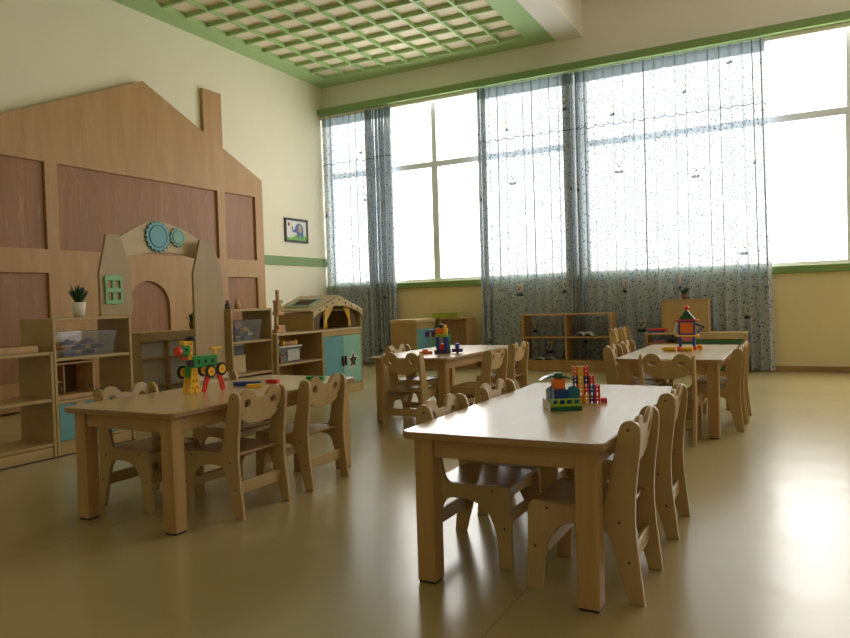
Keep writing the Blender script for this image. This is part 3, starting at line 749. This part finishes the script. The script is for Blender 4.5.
bs = thing('bookshelf', 'open two-bay wooden bookshelf with rounded top corners before the curtain', 'bookshelf', (-2.76, 9.2, 0))
def sidep(): return [(0, 0), (.32, 0), (.32, .77)] + [(.05+.05*math.cos(a)-.0, .72+.05*math.sin(a)) for a in [PI/2+PI/2*i/5 for i in range(6)]]
BW = .61
for x in (-BW, BW-.024): MB().plate(sidep(), .024, lambda u, v, w, x=x: (x+w, u, v)).build('side_panel', 'pine', bs)
MB().box(-.012, .012, .012, .32, .12, .745).build('divider', 'pine', bs)
bx(-BW+.024, BW-.024, .03, .32, .745, .768).build('top_board', 'pine', bs)
for a, b in ((-BW+.024, -.012), (.012, BW-.024)):
    bx(a, b, .012, .32, .44, .462).build('shelf_board', 'pine', bs); bx(a, b, .008, .32, .12, .142).build('shelf_board', 'pine', bs)
bx(-BW+.024, BW-.024, .012, .034, .0, .119).build('plinth', 'pine', bs)
def open_book(label, loc, rz, w=.15, h=.20, curl=.03):
    r = thing('open_book', label, 'book', loc, rz)
    for sg in (-1, 1):
        n = 8; vs = []
        for i in range(n+1):
            t_ = i/n; x = sg*w*t_; zz = .004+curl*math.sin(PI*min(1, t_*1.15))*(1-.35*t_)
            vs += [(x, -h/2, zz), (x, h/2, zz), (x, h/2, zz+.006), (x, -h/2, zz+.006)]
        fs = [(k*4+j, k*4+(j+1) % 4, (k+1)*4+(j+1) % 4, (k+1)*4+j) for k in range(n) for j in range(4)] + [(0, 1, 2, 3), (n*4+3, n*4+2, n*4+1, n*4)]
        m = MB(); m.add(vs, fs, 0, True); m.build('page_block', 'paper', r)
    bx(-w-.005, w+.005, -h/2-.005, h/2+.005, 0, .0035, .001).build('cover', 'black', r)
open_book('open white book lying on the bottom board of the bookshelf', (-3.10, 9.36, .1425), .1, .17)
open_book('open white book arched on the middle board of the bookshelf', (-2.52, 9.36, .4625), -.15, .13, .19, .06)

lb = thing('low_cupboard', 'low cupboard with a pale top and dark green front below the wide curtain', 'cupboard', (-1.14, 9.15, 0))
for x in (-.575, .553): bx(x, x+.022, 0, .36, 0, .485).build('side_panel', 'pine', lb)
bx(-.585, .585, -.006, .365, .485, .51).build('top_board', 'birch_pale', lb)
bx(-.19, -.168, .004, .36, .05, .484).build('divider', 'pine', lb); bx(-.553, .553, .0, .36, .0, .05).build('plinth', 'pine', lb)
bx(-.168, .553, .004, .020, .06, .430).build('front_panel', 'shelf_green', lb); bx(-.168, .553, -.002, .016, .432, .484).build('top_rail', 'birch_pale', lb)
bx(-.553, -.19, .010, .36, .365, .385).build('shelf_board', 'pine', lb)
sq = thing('square_cupboard', 'upright square wooden cupboard on the low cupboard, with a plant on top', 'cupboard', (-1.26, 9.24, .5105))
bx(-.255, .255, .0, .016, .001, .385).build('front_panel', 'ply', sq)
for x in (-.275, .255): bx(x, x+.02, -.004, .22, 0, .385).build('side_panel', 'pine', sq)
bx(-.28, .28, -.008, .222, .385, .405).build('top_board', 'pine', sq)
plant('small bushy plant in a brown pot on the square cupboard', (-1.27, 9.33, .916), 'pot_brown', .04, .07, 40, .11)
for i, (x, y, z, a, col, l) in enumerate(((-1.60, 9.24, .5105, .15, 't_blue', .10), (-1.58, 9.235, .5365, -.1, 't_red', .12), (-1.57, 9.24, .3855, .2, 't_pink', .08), (-1.43, 9.24, .3855, -.2, 'black', .05))):
    m = MB(); m.box(-l, l, -.03, .03, 0, .025, .006); m.cyl((0, 0, .0), (0, 0, .0255), .028)
    o = m.build('toy_plank', col, None, (x, y, z), a)
    tag(o, ['flat blue toy plank lying on the low cupboard', 'flat red toy plank lying across the blue one on the low cupboard', 'pink toy plank inside the open bay of the low cupboard', 'short black toy plank inside the open bay of the low cupboard'][i], 'toy', 'toy planks at the low cupboard')

# ------------------------------------------------------------------ tables
TZ = .545
def make_table(label, x0, y0, w=.716, l=1.475):
    r = thing('table', label, 'table', (x0+w/2, y0+l/2, 0), 0, 'rectangular wooden tables')
    MB().plate(rrect(-w/2, w/2, -l/2, l/2, .042, 8), .025, XY(TZ-.025), (), .004, 0, 1).build('tabletop', ['laminate', 'edge'], r)
    a, b, s = w/2-.034, l/2-.045, .072; h = TZ-.0255
    for sx in (-1, 1):
        for sy in (-1, 1):
            x1, y1 = sx*a, sy*b
            m = bx(min(x1, x1-sx*s), max(x1, x1-sx*s), min(y1, y1-sy*s), max(y1, y1-sy*s), .008, h, .004)
            lg = m.build('leg', 'pine', r)
            bx(min(x1, x1-sx*s)+.004, max(x1, x1-sx*s)-.004, min(y1, y1-sy*s)+.004, max(y1, y1-sy*s)-.004, 0, .0079, .001).build('foot_pad', 'dark', lg)
    for sy in (-1, 1): bx(-a+s+.0005, a-s-.0005, min(sy*(b-.012), sy*(b-.034)), max(sy*(b-.012), sy*(b-.034)), h-.070, h, .002).build('apron', 'rail', r)
    for sx in (-1, 1): bx(min(sx*(a-.012), sx*(a-.034)), max(sx*(a-.012), sx*(a-.034)), -b+s+.0005, b-s-.0005, h-.070, h, .002).build('apron', 'rail', r)
    return r
FT = make_table('long wooden table in front with a block house and stacked bricks on it', -1.25, 2.145)
base = FT
def tcopy(label, x0, y0): return dup(FT, (x0+.358, y0+.7375, 0), 0, label)
LT = tcopy('long wooden table with a wheeled toy dog on it', -3.115, 2.165)
MT = tcopy('long wooden table with a purple toy robot on it, near the corner', -3.155, 4.96)
RT = tcopy('long wooden table with an orange tile robot on it, before the wide curtain', -1.175, 5.10)

# ------------------------------------------------------------------ chairs
def make_chair(label, oval=False, bolts=True):
    r = thing('child_chair', label, 'chair', (0, 0, 0), 0, 'small bear-backed chairs')
    o = .2
    P = [(.0, .0, 1), (.055, .0, 1), (.058, .08), (.068, .15), (.10, .215), (.155, .243), (.215, .247), (.262, .243), (.285, .212), (.30, .155), (.343, .0, 1), (.393, .0, 1),
         (.382, .10), (.371, .20), (.367, .28), (.372, .38), (.388, .50), (.391, .56), (.385, .586), (.358, .598), (.328, .586), (.317, .548), (.300, .46), (.280, .36), (.268, .312), (.245, .300), (.10, .304), (.03, .307), (.010, .298), (.006, .28), (.002, .12)]
    out = smooth_pts([(p[0]-o, *p[1:]) for p in P], 2)
    for y in (-.1765, .1575):
        s = MB().plate(out, .019, XZ(y), (), .0025).build('side_panel', 'ply', r)
        if bolts:
            for u, v in ((.352, .565), (.075, .285), (.318, .262), (.347, .135), (.030, .150)):
                MB().cyl((u-o, y-.0012 if y < 0 else y+.0188, v), (u-o, y+.0002 if y < 0 else y+.0202, v), .0045, n=10).build('bolt', 'dark', s)
    t_ = .1573
    MB().plate([(.012-o, -t_), (.335-o, -t_), (.335-o, t_), (.012-o, t_)], .014, XY(.286), (), .004).build('seat', 'seat', r)
    MB().plate([(-t_, .225), (-t_, .285), (t_, .285), (t_, .225), (.09, .240), (0, .244), (-.09, .240)], .014, lambda u, v, w: (.035-o+w, u, v), (), .002).build('seat_rail', 'ply_h', r)
    bx(.055-o, .070-o, -t_, t_, .125, .172, .003).build('stretcher', 'ply_h', r)
    bx(.335-o, .350-o, -t_, t_, .106, .164, .003).build('stretcher', 'ply_h', r)
    # bear-head backrest: two ears, dip between, smiling lower edge
    B = [(0, .556), (.018, .560), (.034, .556)]
    cx, cz, R = .095, .541, .062
    for i in range(0, 15):
        a = math.radians(160 - 225*i/14); B.append((cx+R*math.cos(a), cz+R*math.sin(a)))
    B = [b for b in B]
    B += [(.140, .478), (.112, .450), (.065, .434), (0, .429)]
    full = B + [(-x, z) for x, z in B[-2:0:-1]]
    hl = [circ(sx*.093, .535, .026 if oval else .0205, 16, .013 if oval else .0205) for sx in (-1, 1)]
    def bf(u, v, w): return (.338-o+(v-.45)*.17+w, u, v)
    MB().plate([(x*.999, z) for x, z in full], .016, bf, hl, .0025).build('backrest', 'ply', r)
    return r
ch0 = make_chair('bear-backed chair at the front table, open-floor side, beside the block house end')
ch1 = make_chair('chair template', False, False)
ch2 = make_chair('bear-backed chair with oval eye holes at the near end of the tile robot table', True, False)
def place(src, x_or, y, rz, label, first=False):
    """x of the front feet line for chairs facing -x (rz=0) or +x (rz=pi)"""
    loc = (x_or, y, 0)
    if first: src.location = loc; src.rotation_euler[2] = rz; src['label'] = label; return src
    return dup(src, loc, rz, label)
# centre = front line + .2 (facing -x)  /  front line - .2 (facing +x)
place(ch0, -.845+.2, 2.478, 0, 'bear-backed chair at the block house table, on the open-floor side, end near the camera', True)
place(ch0, -.840+.2, 3.165, 0, 'bear-backed chair at the block house table, on the open-floor side, end near the curtains')
place(ch0, -.945-.2, 2.60, PI, 'bear-backed chair at the block house table, on the shelf side, end near the camera')
place(ch0, -.945-.2, 3.17, PI, 'bear-backed chair at the block house table, on the shelf side, end near the curtains')
place(ch0, -2.705+.2, 2.685, 0, 'bear-backed chair at the toy dog table, aisle side, nearer the camera')
place(ch0, -2.702+.2, 3.215, 0, 'bear-backed chair at the toy dog table, aisle side, nearer the curtains')
place(ch0, -2.812-.2, 2.59, PI, 'bear-backed chair at the toy dog table, shelf side, in front of the blue doors')
place(ch0, -2.812-.2, 3.22, PI, 'bear-backed chair at the toy dog table, shelf side, in front of the tall open shelf')
place(ch1, -2.738, 4.94, -PI/2, 'bear-backed chair with its back to the camera at the end of the purple robot table', True)
place(ch1, -2.525+.2, 5.32, 0, 'bear-backed chair at the purple robot table, aisle side, nearer the camera')
place(ch1, -2.60+.2, 6.04, 0, 'bear-backed chair at the purple robot table, aisle side, nearer the bookshelf')
place(ch1, -2.90-.2, 5.62, PI, 'bear-backed chair at the purple robot table, on the cabinet side')
place(ch2, -.785, 5.05, -PI/2, 'chair with oval eye holes and its back to the camera at the tile robot table', True)
place(ch1, -.752+.2, 5.645, 0, 'bear-backed chair at the tile robot table, bare wall side, nearer the camera')
place(ch1, -.748+.2, 6.06, 0, 'bear-backed chair at the tile robot table, bare wall side, nearer the curtain')
place(ch1, -.975-.2, 5.72, PI, 'bear-backed chair at the tile robot table, bookshelf side, nearer the camera')
place(ch1, -.965-.2, 6.19, PI, 'bear-backed chair at the tile robot table, bookshelf side, nearer the curtain')
place(ch1, -1.60-.2, 8.55, PI, 'spare bear-backed chair standing by the bookshelf, the one farther from the curtain')
place(ch1, -1.575-.2, 8.91, PI, 'spare bear-backed chair standing by the bookshelf, the one closer to the curtain')

# ------------------------------------------------------------------ toys on the tables
def bar(p0, p1, w, t, col, name, par, holes=3, axis='y'):
    """a perforated flat toy bar from p0 to p1 in the x-z plane at depth p[1]"""
    d = Vector((p1[0]-p0[0], p1[2]-p0[2])); L = d.length; a = math.atan2(d.y, d.x)
    o = rrect(-w/2, L+w/2, -w/2, w/2, w*.3, 3)
    hs = [circ(L*(i+.5)/holes, 0, w*.22, 10) for i in range(holes)]
    def f(u, v, ww): x, z_ = rot2((u, v), a); return (p0[0]+x, p0[1]+ww, p0[2]+z_)
    return MB().plate(o, t, f, hs, .001).build(name, col, par)
dog = thing('toy_dog', 'plastic construction toy dog with green body, wheels and red nose', 'toy', (-2.845, 2.825, TZ+.0003), 1.40)
k = .0
MB().box(-.09, .085, -.022, .022, .135, .195, .004).build('body', 't_green', dog)
hb_ = MB()
for x in (-.055, -.005, .045): hb_.cyl((x, -.0225, .165), (x, -.0245, .165), .010, n=12)
hb_.build('body_hole', 'black', dog)
MB().box(-.125, -.0905, -.020, .020, .085, .150, .004).build('chest', 't_green', dog)
for y in (-.036, .020):
    bar((-.118, y, .0145), (-.098, y, .12), .029, .014, 't_yellow', 'front_leg', dog, 3)
bar((-.078, -.036, .0145), (-.092, -.036, .12), .029, .0135, 't_yellow', 'front_leg', dog, 3)
bar((-.030, -.036, .0145), (.010, -.036, .11), .029, .013, 't_red', 'rear_leg', dog, 2); bar((.108, -.036, .0145), (.078, -.036, .11), .029, .013, 't_red', 'rear_leg', dog, 2)
for x, z_, y in ((.008, .110, -.054), (.088, .118, -.054), (-.118, .112, .038), (.03, .112, .038)):
    wl = MB().cyl((x, y, z_), (x, y+.014, z_), .036, n=22).build('wheel', 'black', dog)
    MB().cyl((x+0, y-.002, z_), (x, y+.016, z_), .024, n=18).build('hub', 't_yellow', wl); MB().cyl((x, y-.0035, z_), (x, y+.0175, z_), .008, n=10).build('axle_cap', 't_orange', wl)
bar((-.105, -.012, .155), (-.095, -.012, .275), .030, .012, 't_yellow', 'neck', dog, 4)
MB().cyl((-.112, -.030, .160), (-.112, -.0125, .160), .020, n=18).build('collar_knob', 'black', dog)
MB().box(-.170, -.110, -.028, .014, .205, .255, .008).build('head', 't_green', dog)
MB().cyl((-.200, -.007, .228), (-.1705, -.007, .228), .022, .025, n=18).build('nose', 't_red', dog)
MB().box(-.165, -.122, -.012, .012, .184, .192, .002).build('mouth', 't_red', dog)
MB().cyl((-.140, -.0305, .234), (-.140, -.028, .234), .010, n=12).build('eye', 'black', dog)
MB().box(-.155, -.108, -.022, .022, .2555, .280, .003).build('hat_brim', 't_yellow', dog)
MB().lathe([(.034, 0), (.032, .010), (.022, .020), (.0001, .024)], (-.09, 0, .2805), n=18).build('cap', 'black', dog)
bar((.075, -.012, .185), (.078, -.012, .210), .022, .012, 't_yellow', 'tail_post', dog, 1); MB().box(.050, .125, -.02, .012, .2215, .236, .003).build('tail', 't_yellow', dog)

def piece(name, col, loc, rz, label, L=.07, cat='toy'):
    m = MB().plate(rrect(-L, L, -.018, .018, .006, 3), .020, XY(0), [circ(-L*.5, 0, .006, 10), circ(L*.45, 0, .006, 10)], .002)
    o = m.build(name, col, None, (loc[0], loc[1], loc[2]), rz); return tag(o, label, cat)
m = MB().plate(smooth_pts([(-.075, -.022), (-.03, -.026), (-.012, -.010), (.085, -.010), (.085, .010), (-.012, .010), (-.03, .026), (-.075, .022)], 2), .024, XY(0), (), .003)
tag(m.build('toy_spoon', 't_blue', None, (-2.80, 3.10, TZ+.0003), .45), 'blue toy spoon lying on the toy dog table', 'toy')
piece('toy_bar', 't_yellow', (-2.69, 3.04, TZ+.0003), .9, 'yellow perforated toy bar lying on the toy dog table', .042)
piece('toy_bar', 't_red', (-2.735, 3.25, TZ+.0003), .15, 'red perforated toy bar lying on the toy dog table', .04)
piece('toy_bar', 't_green', (-2.58, 3.46, TZ+.0003), .1, 'green perforated toy bar lying at the far end of the toy dog table', .06)

# block house on the front table
th = thing('toy_block_house', 'small toy block house with orange tower and curved green roof on the front table', 'toy', (-.860, 2.80, TZ+.0003), .52)
MB().box(-.072, .072, -.085, .085, 0, .020, .002).build('base_plate', 't_dgreen', th)
MB().box(-.0745, -.0725, -.085, .085, 0, .040, .0005).build('lit_side_strip', 'lid_white', th)  # white strip stands in for bright light on the plate's side
hl = [[(-.062+i*.033, .032), (-.040+i*.033, .032), (-.040+i*.033, .050), (-.062+i*.033, .050)] for i in range(4)]
MB().plate([(-.070, .0205), (.070, .0205), (.070, .056), (-.070, .056)], .008, XZ(-.084), hl, .001).build('fence', 't_lime', th)
MB().plate([(-.075, .0205), (.02, .0205), (.02, .088), (-.02, .100), (-.075, .115)], .010, lambda u, v, w: (-.070+w, u, v), (), .001).build('wall', 't_teal', th)
MB().plate([(.020, .0205), (.070, .0205), (.070, .092), (.045, .112), (.020, .104)], .010, XZ(-.050), (), .001).build('wall', 't_teal', th)
MB().box(-.042, .030, -.03, .03, .0205, .090, .003).build('block', 't_blue', th)
MB().box(-.045, .012, -.026, .026, .0905, .140, .003).build('block', 't_orange', th)
for sg in (-1, 1):
    p = [(sg*(.004+.070*i/8)-.012, .146-.014*(i/8)**2) for i in range(9)]; q = [(x, z_+.013*(1-((x+.012)/.078)**2)) for x, z_ in p[::-1]]
    MB().plate(p+q, .055, lambda u, v, w: (-.016+u, -.028+w, v), (), .002).build('roof_wing', 't_dgreen', th)
MB().box(-.035, .003, -.02, .02, .1405, .166, .003).build('roof_block', 't_dgreen', th)

# interlocking pieces
tw = thing('toy_brick_stack', 'stack of interlocking red, yellow and purple toy pieces behind the block house', 'toy', (-.800, 2.985, TZ+.0003), .35)
def hpiece(col, x, z_, y=0):
    w, h = .0112, .0195; sl = .22
    m = MB().plate([(-w, -h), (-w*sl, -h), (-w*sl, -h*.6), (w*sl, -h*.6), (w*sl, -h), (w, -h), (w, h), (w*sl, h), (w*sl, h*.6), (-w*sl, h*.6), (-w*sl, h), (-w, h)], .030, lambda u, v, ww: (x+u, y-.015+ww, z_+v), [circ(0, 0, .0035, 8)], .002)
    m.build('toy_piece', col, tw)
gridc = [['t_orange', 't_purple', 't_red', 't_red'], ['t_yellow', 't_yellow', 't_yellow', 't_orange'], ['t_red', 't_purple', 't_red', 't_yellow'], [None, 't_red', 't_blue', 't_purple'], [None, None, 't_red', 't_red']]
for ci, col in enumerate(gridc):
    for ri, c_ in enumerate(col):
        if c_: hpiece(c_, -.055+ci*.0225, .0195+(3-ri)*.0390)
MB().box(.048, .075, -.012, .012, .0, .020, .003).build('toy_piece', 't_red', tw)

# robot on the middle table
rb = thing('toy_robot', 'purple and orange construction robot holding out an arm on the table', 'toy', (-2.70, 5.42, TZ+.0003))
MB().box(-.060, .060, -.045, .045, 0, .030, .004).build('base', 't_purple', rb)
for x in (-.052, .022): MB().box(x, x+.030, -.02, .02, .0305, .140, .004).build('column', 't_blue', rb)
MB().box(-.021, .021, -.016, .016, .0305, .085, .003).build('column_insert', 't_red', rb)
MB().box(-.060, .050, -.022, .022, .1405, .165, .004).build('shoulder', 't_lime', rb)
MB().box(-.060, .015, -.024, .024, .1655, .215, .010).build('torso', 't_orange', rb); MB().box(.0155, .050, -.02, .02, .1655, .215, .006).build('torso_side', 't_yellow', rb)
MB().cyl((-.01, 0, .2155), (-.01, 0, .250), .020, n=14).build('head', 'black', rb); MB().box(.012, .040, -.014, .014, .2155, .245, .006).build('ear', 't_yellow', rb)
MB().box(-.150, -.0605, -.010, .010, .185, .200, .003).build('arm', 't_blue', rb)
for x in (-.160, -.100): MB().box(x, x+.036, -.012, .012, .140, .1845, .003).build('hand', 't_purple', rb)
MB().cyl((.066, 0, .0), (.066, 0, .165), .007, n=10).build('rod', 't_green', rb); MB().cyl((.066, 0, .1655), (.066, 0, .200), .009, n=10).build('rod_tip', 'black', rb)
m = MB(); m.box(-.055, .055, -.03, .03, 0, .022, .006); m.box(-.03, .02, -.02, .02, .0221, .038, .006)
tag(m.build('toy_brick', 't_orange', None, (-2.835, 5.37, TZ+.0003), .5), 'orange toy brick lying beside the purple robot', 'toy')
cr = thing('toy_cross', 'purple cross-shaped toy piece standing beside the purple robot', 'toy', (-2.575, 5.45, TZ+.0003))
MB().box(-.045, .045, -.02, .02, .010, .040, .003).build('cross_bar', 't_purple', cr); MB().box(-.014, .014, -.019, .019, .0405, .085, .003).build('cross_post', 't_blue', cr); MB().cyl((0, 0, 0), (0, 0, .0099), .012).build('cross_foot', 't_purple', cr)

# tile robot on the right table
tr2 = thing('tile_robot', 'robot of magnetic tiles with orange body and green triangle head on the table', 'toy', (-.80, 5.98, TZ+.0003))
def tile(poly, face, edge, name, t=.030):
    """a tile: coloured frame with a lighter plate inside, in the x-z plane"""
    cx = sum(p[0] for p in poly)/len(poly); cz = sum(p[1] for p in poly)/len(poly)
    inn = [(cx+(p[0]-cx)*.78, cz+(p[1]-cz)*.78) for p in poly]
    o = MB().plate(poly, t, XZ(-t/2), [inn], .002).build(name, edge, tr2)
    MB().plate([(cx+(p[0]-cx)*.775, cz+(p[1]-cz)*.775) for p in poly], t*.6, XZ(-t*.3), (), .001).build('tile_plate', face, o)
tile([(-.058, .105), (.058, .105), (.058, .205), (-.058, .205)], 't_orange', 't_blue', 'body_tile')
tile([(-.055, .215), (.055, .215), (0, .29)], 't_dgreen', 't_dgreen', 'head_tile')
MB().ball((0, 0, .297), .018).build('head_top', 't_red', tr2)
MB().box(-.080, .080, -.018, .018, .2055, .2145, .002).build('collar', 't_red', tr2)
MB().box(-.080, .080, -.018, .018, .092, .1045, .003).build('belt', 't_yellow', tr2)
for x in (-.056, .036):
    MB().box(x, x+.020, -.012, .012, .022, .0915, .003).build('leg', 't_blue', tr2); MB().box(x-.012, x+.030, -.02, .02, 0, .0215, .004).build('foot', 't_red', tr2)
MB().box(-.030, .030, -.010, .010, .060, .0915, .003).build('seat_tile', 't_pink', tr2)
bar((.066, -.006, .18), (.11, -.006, .16), .016, .012, 'black', 'arm', tr2, 2); bar((.11, -.006, .16), (.075, -.006, .125), .016, .0118, 't_blue', 'arm', tr2, 2)
bar((-.072, -.006, .185), (-.085, -.006, .130), .016, .012, 'panel_grey', 'arm', tr2, 2)
for i, (x, y, a, l) in enumerate(((-.905, 5.80, .1, .045), (-.775, 5.80, -.15, .04))):
    m = MB(); m.cyl((-l, 0, .018), (l, 0, .018), .018, n=14); m.cyl((-l-.012, 0, .018), (-l-.0002, 0, .018), .012, n=10)
    tag(m.build('toy_peg', 't_yellow', None, (x, y, TZ+.0003), a), ['yellow toy peg lying before the tile robot, on its bookshelf side', 'yellow toy peg lying at the feet of the tile robot'][i], 'toy', 'yellow pegs by the tile robot')
rg = thing('toy_ring', 'yellow and red toy ring standing on edge beside the tile robot', 'toy', (-.695, 5.88, TZ+.0003), -.4)
MB().ring((0, 0, .0262), .018, .008).build('ring_band', 't_yellow', rg); MB().cyl((0, -.006, .0262), (0, .006, .0262), .0095, n=12).build('ring_hub', 't_red', rg)
tag(MB().box(-.014, .014, -.014, .014, 0, .026, .005).build('toy_cube', 't_red', None, (-.835, 5.79, TZ+.0003), .3), 'small red toy cube between the yellow pegs', 'toy')

tr2.scale = (1.12, 1.12, 1.12); th.scale = (.88, .88, .88); dog.scale = (.87, 1, 1)
# ------------------------------------------------------------------ daylight
w = bpy.data.worlds.new('overcast_sky'); SC.world = w; w.use_nodes = True
bg = w.node_tree.nodes['Background']; bg.inputs[0].default_value = (1.0, .98, .93, 1); bg.inputs[1].default_value = 9.0
def portal(x0, x1):
    l = bpy.data.lights.new('window_portal', 'AREA'); l.shape = 'RECTANGLE'; l.size = x1-x0; l.size_y = 2.84
    l.cycles.is_portal = True
    o = bpy.data.objects.new('window_portal', l); C.objects.link(o); o.location = ((x0+x1)/2, YB+.22, 2.71)
    o.rotation_euler = (-PI/2, 0, 0)
portal(XL+.06, -2.78); portal(-2.60, XR-.25)

# ------------------------------------------------------------------ camera
f, yaw, pitch, roll = 711.3641, -0.485619, -0.0260713, -0.0302359
fw = Vector((math.sin(yaw)*math.cos(pitch), math.cos(yaw)*math.cos(pitch), math.sin(pitch)))
r0 = Vector((math.cos(yaw), -math.sin(yaw), 0)); u0 = r0.cross(fw)
rr = r0*math.cos(roll) + u0*math.sin(roll); uu = -r0*math.sin(roll) + u0*math.cos(roll)
cam = bpy.data.cameras.new('camera'); cam.sensor_width = 36; cam.lens = f/850*36; cam.clip_start = .05
co = bpy.data.objects.new('camera', cam); C.objects.link(co)
co.matrix_world = Matrix(((rr.x, uu.x, -fw.x, 0), (rr.y, uu.y, -fw.y, 0), (rr.z, uu.z, -fw.z, 1.0), (0, 0, 0, 1)))
SC.camera = co
vs_ = SC.view_settings; vs_.view_transform = 'Standard'; vs_.look = 'None'; vs_.gamma = 1; vs_.use_curve_mapping = False; vs_.exposure = -.42
SC.cycles.max_bounces = 10; SC.cycles.diffuse_bounces = 5; SC.cycles.transparent_max_bounces = 16
SC.cycles.sample_clamp_indirect = 8
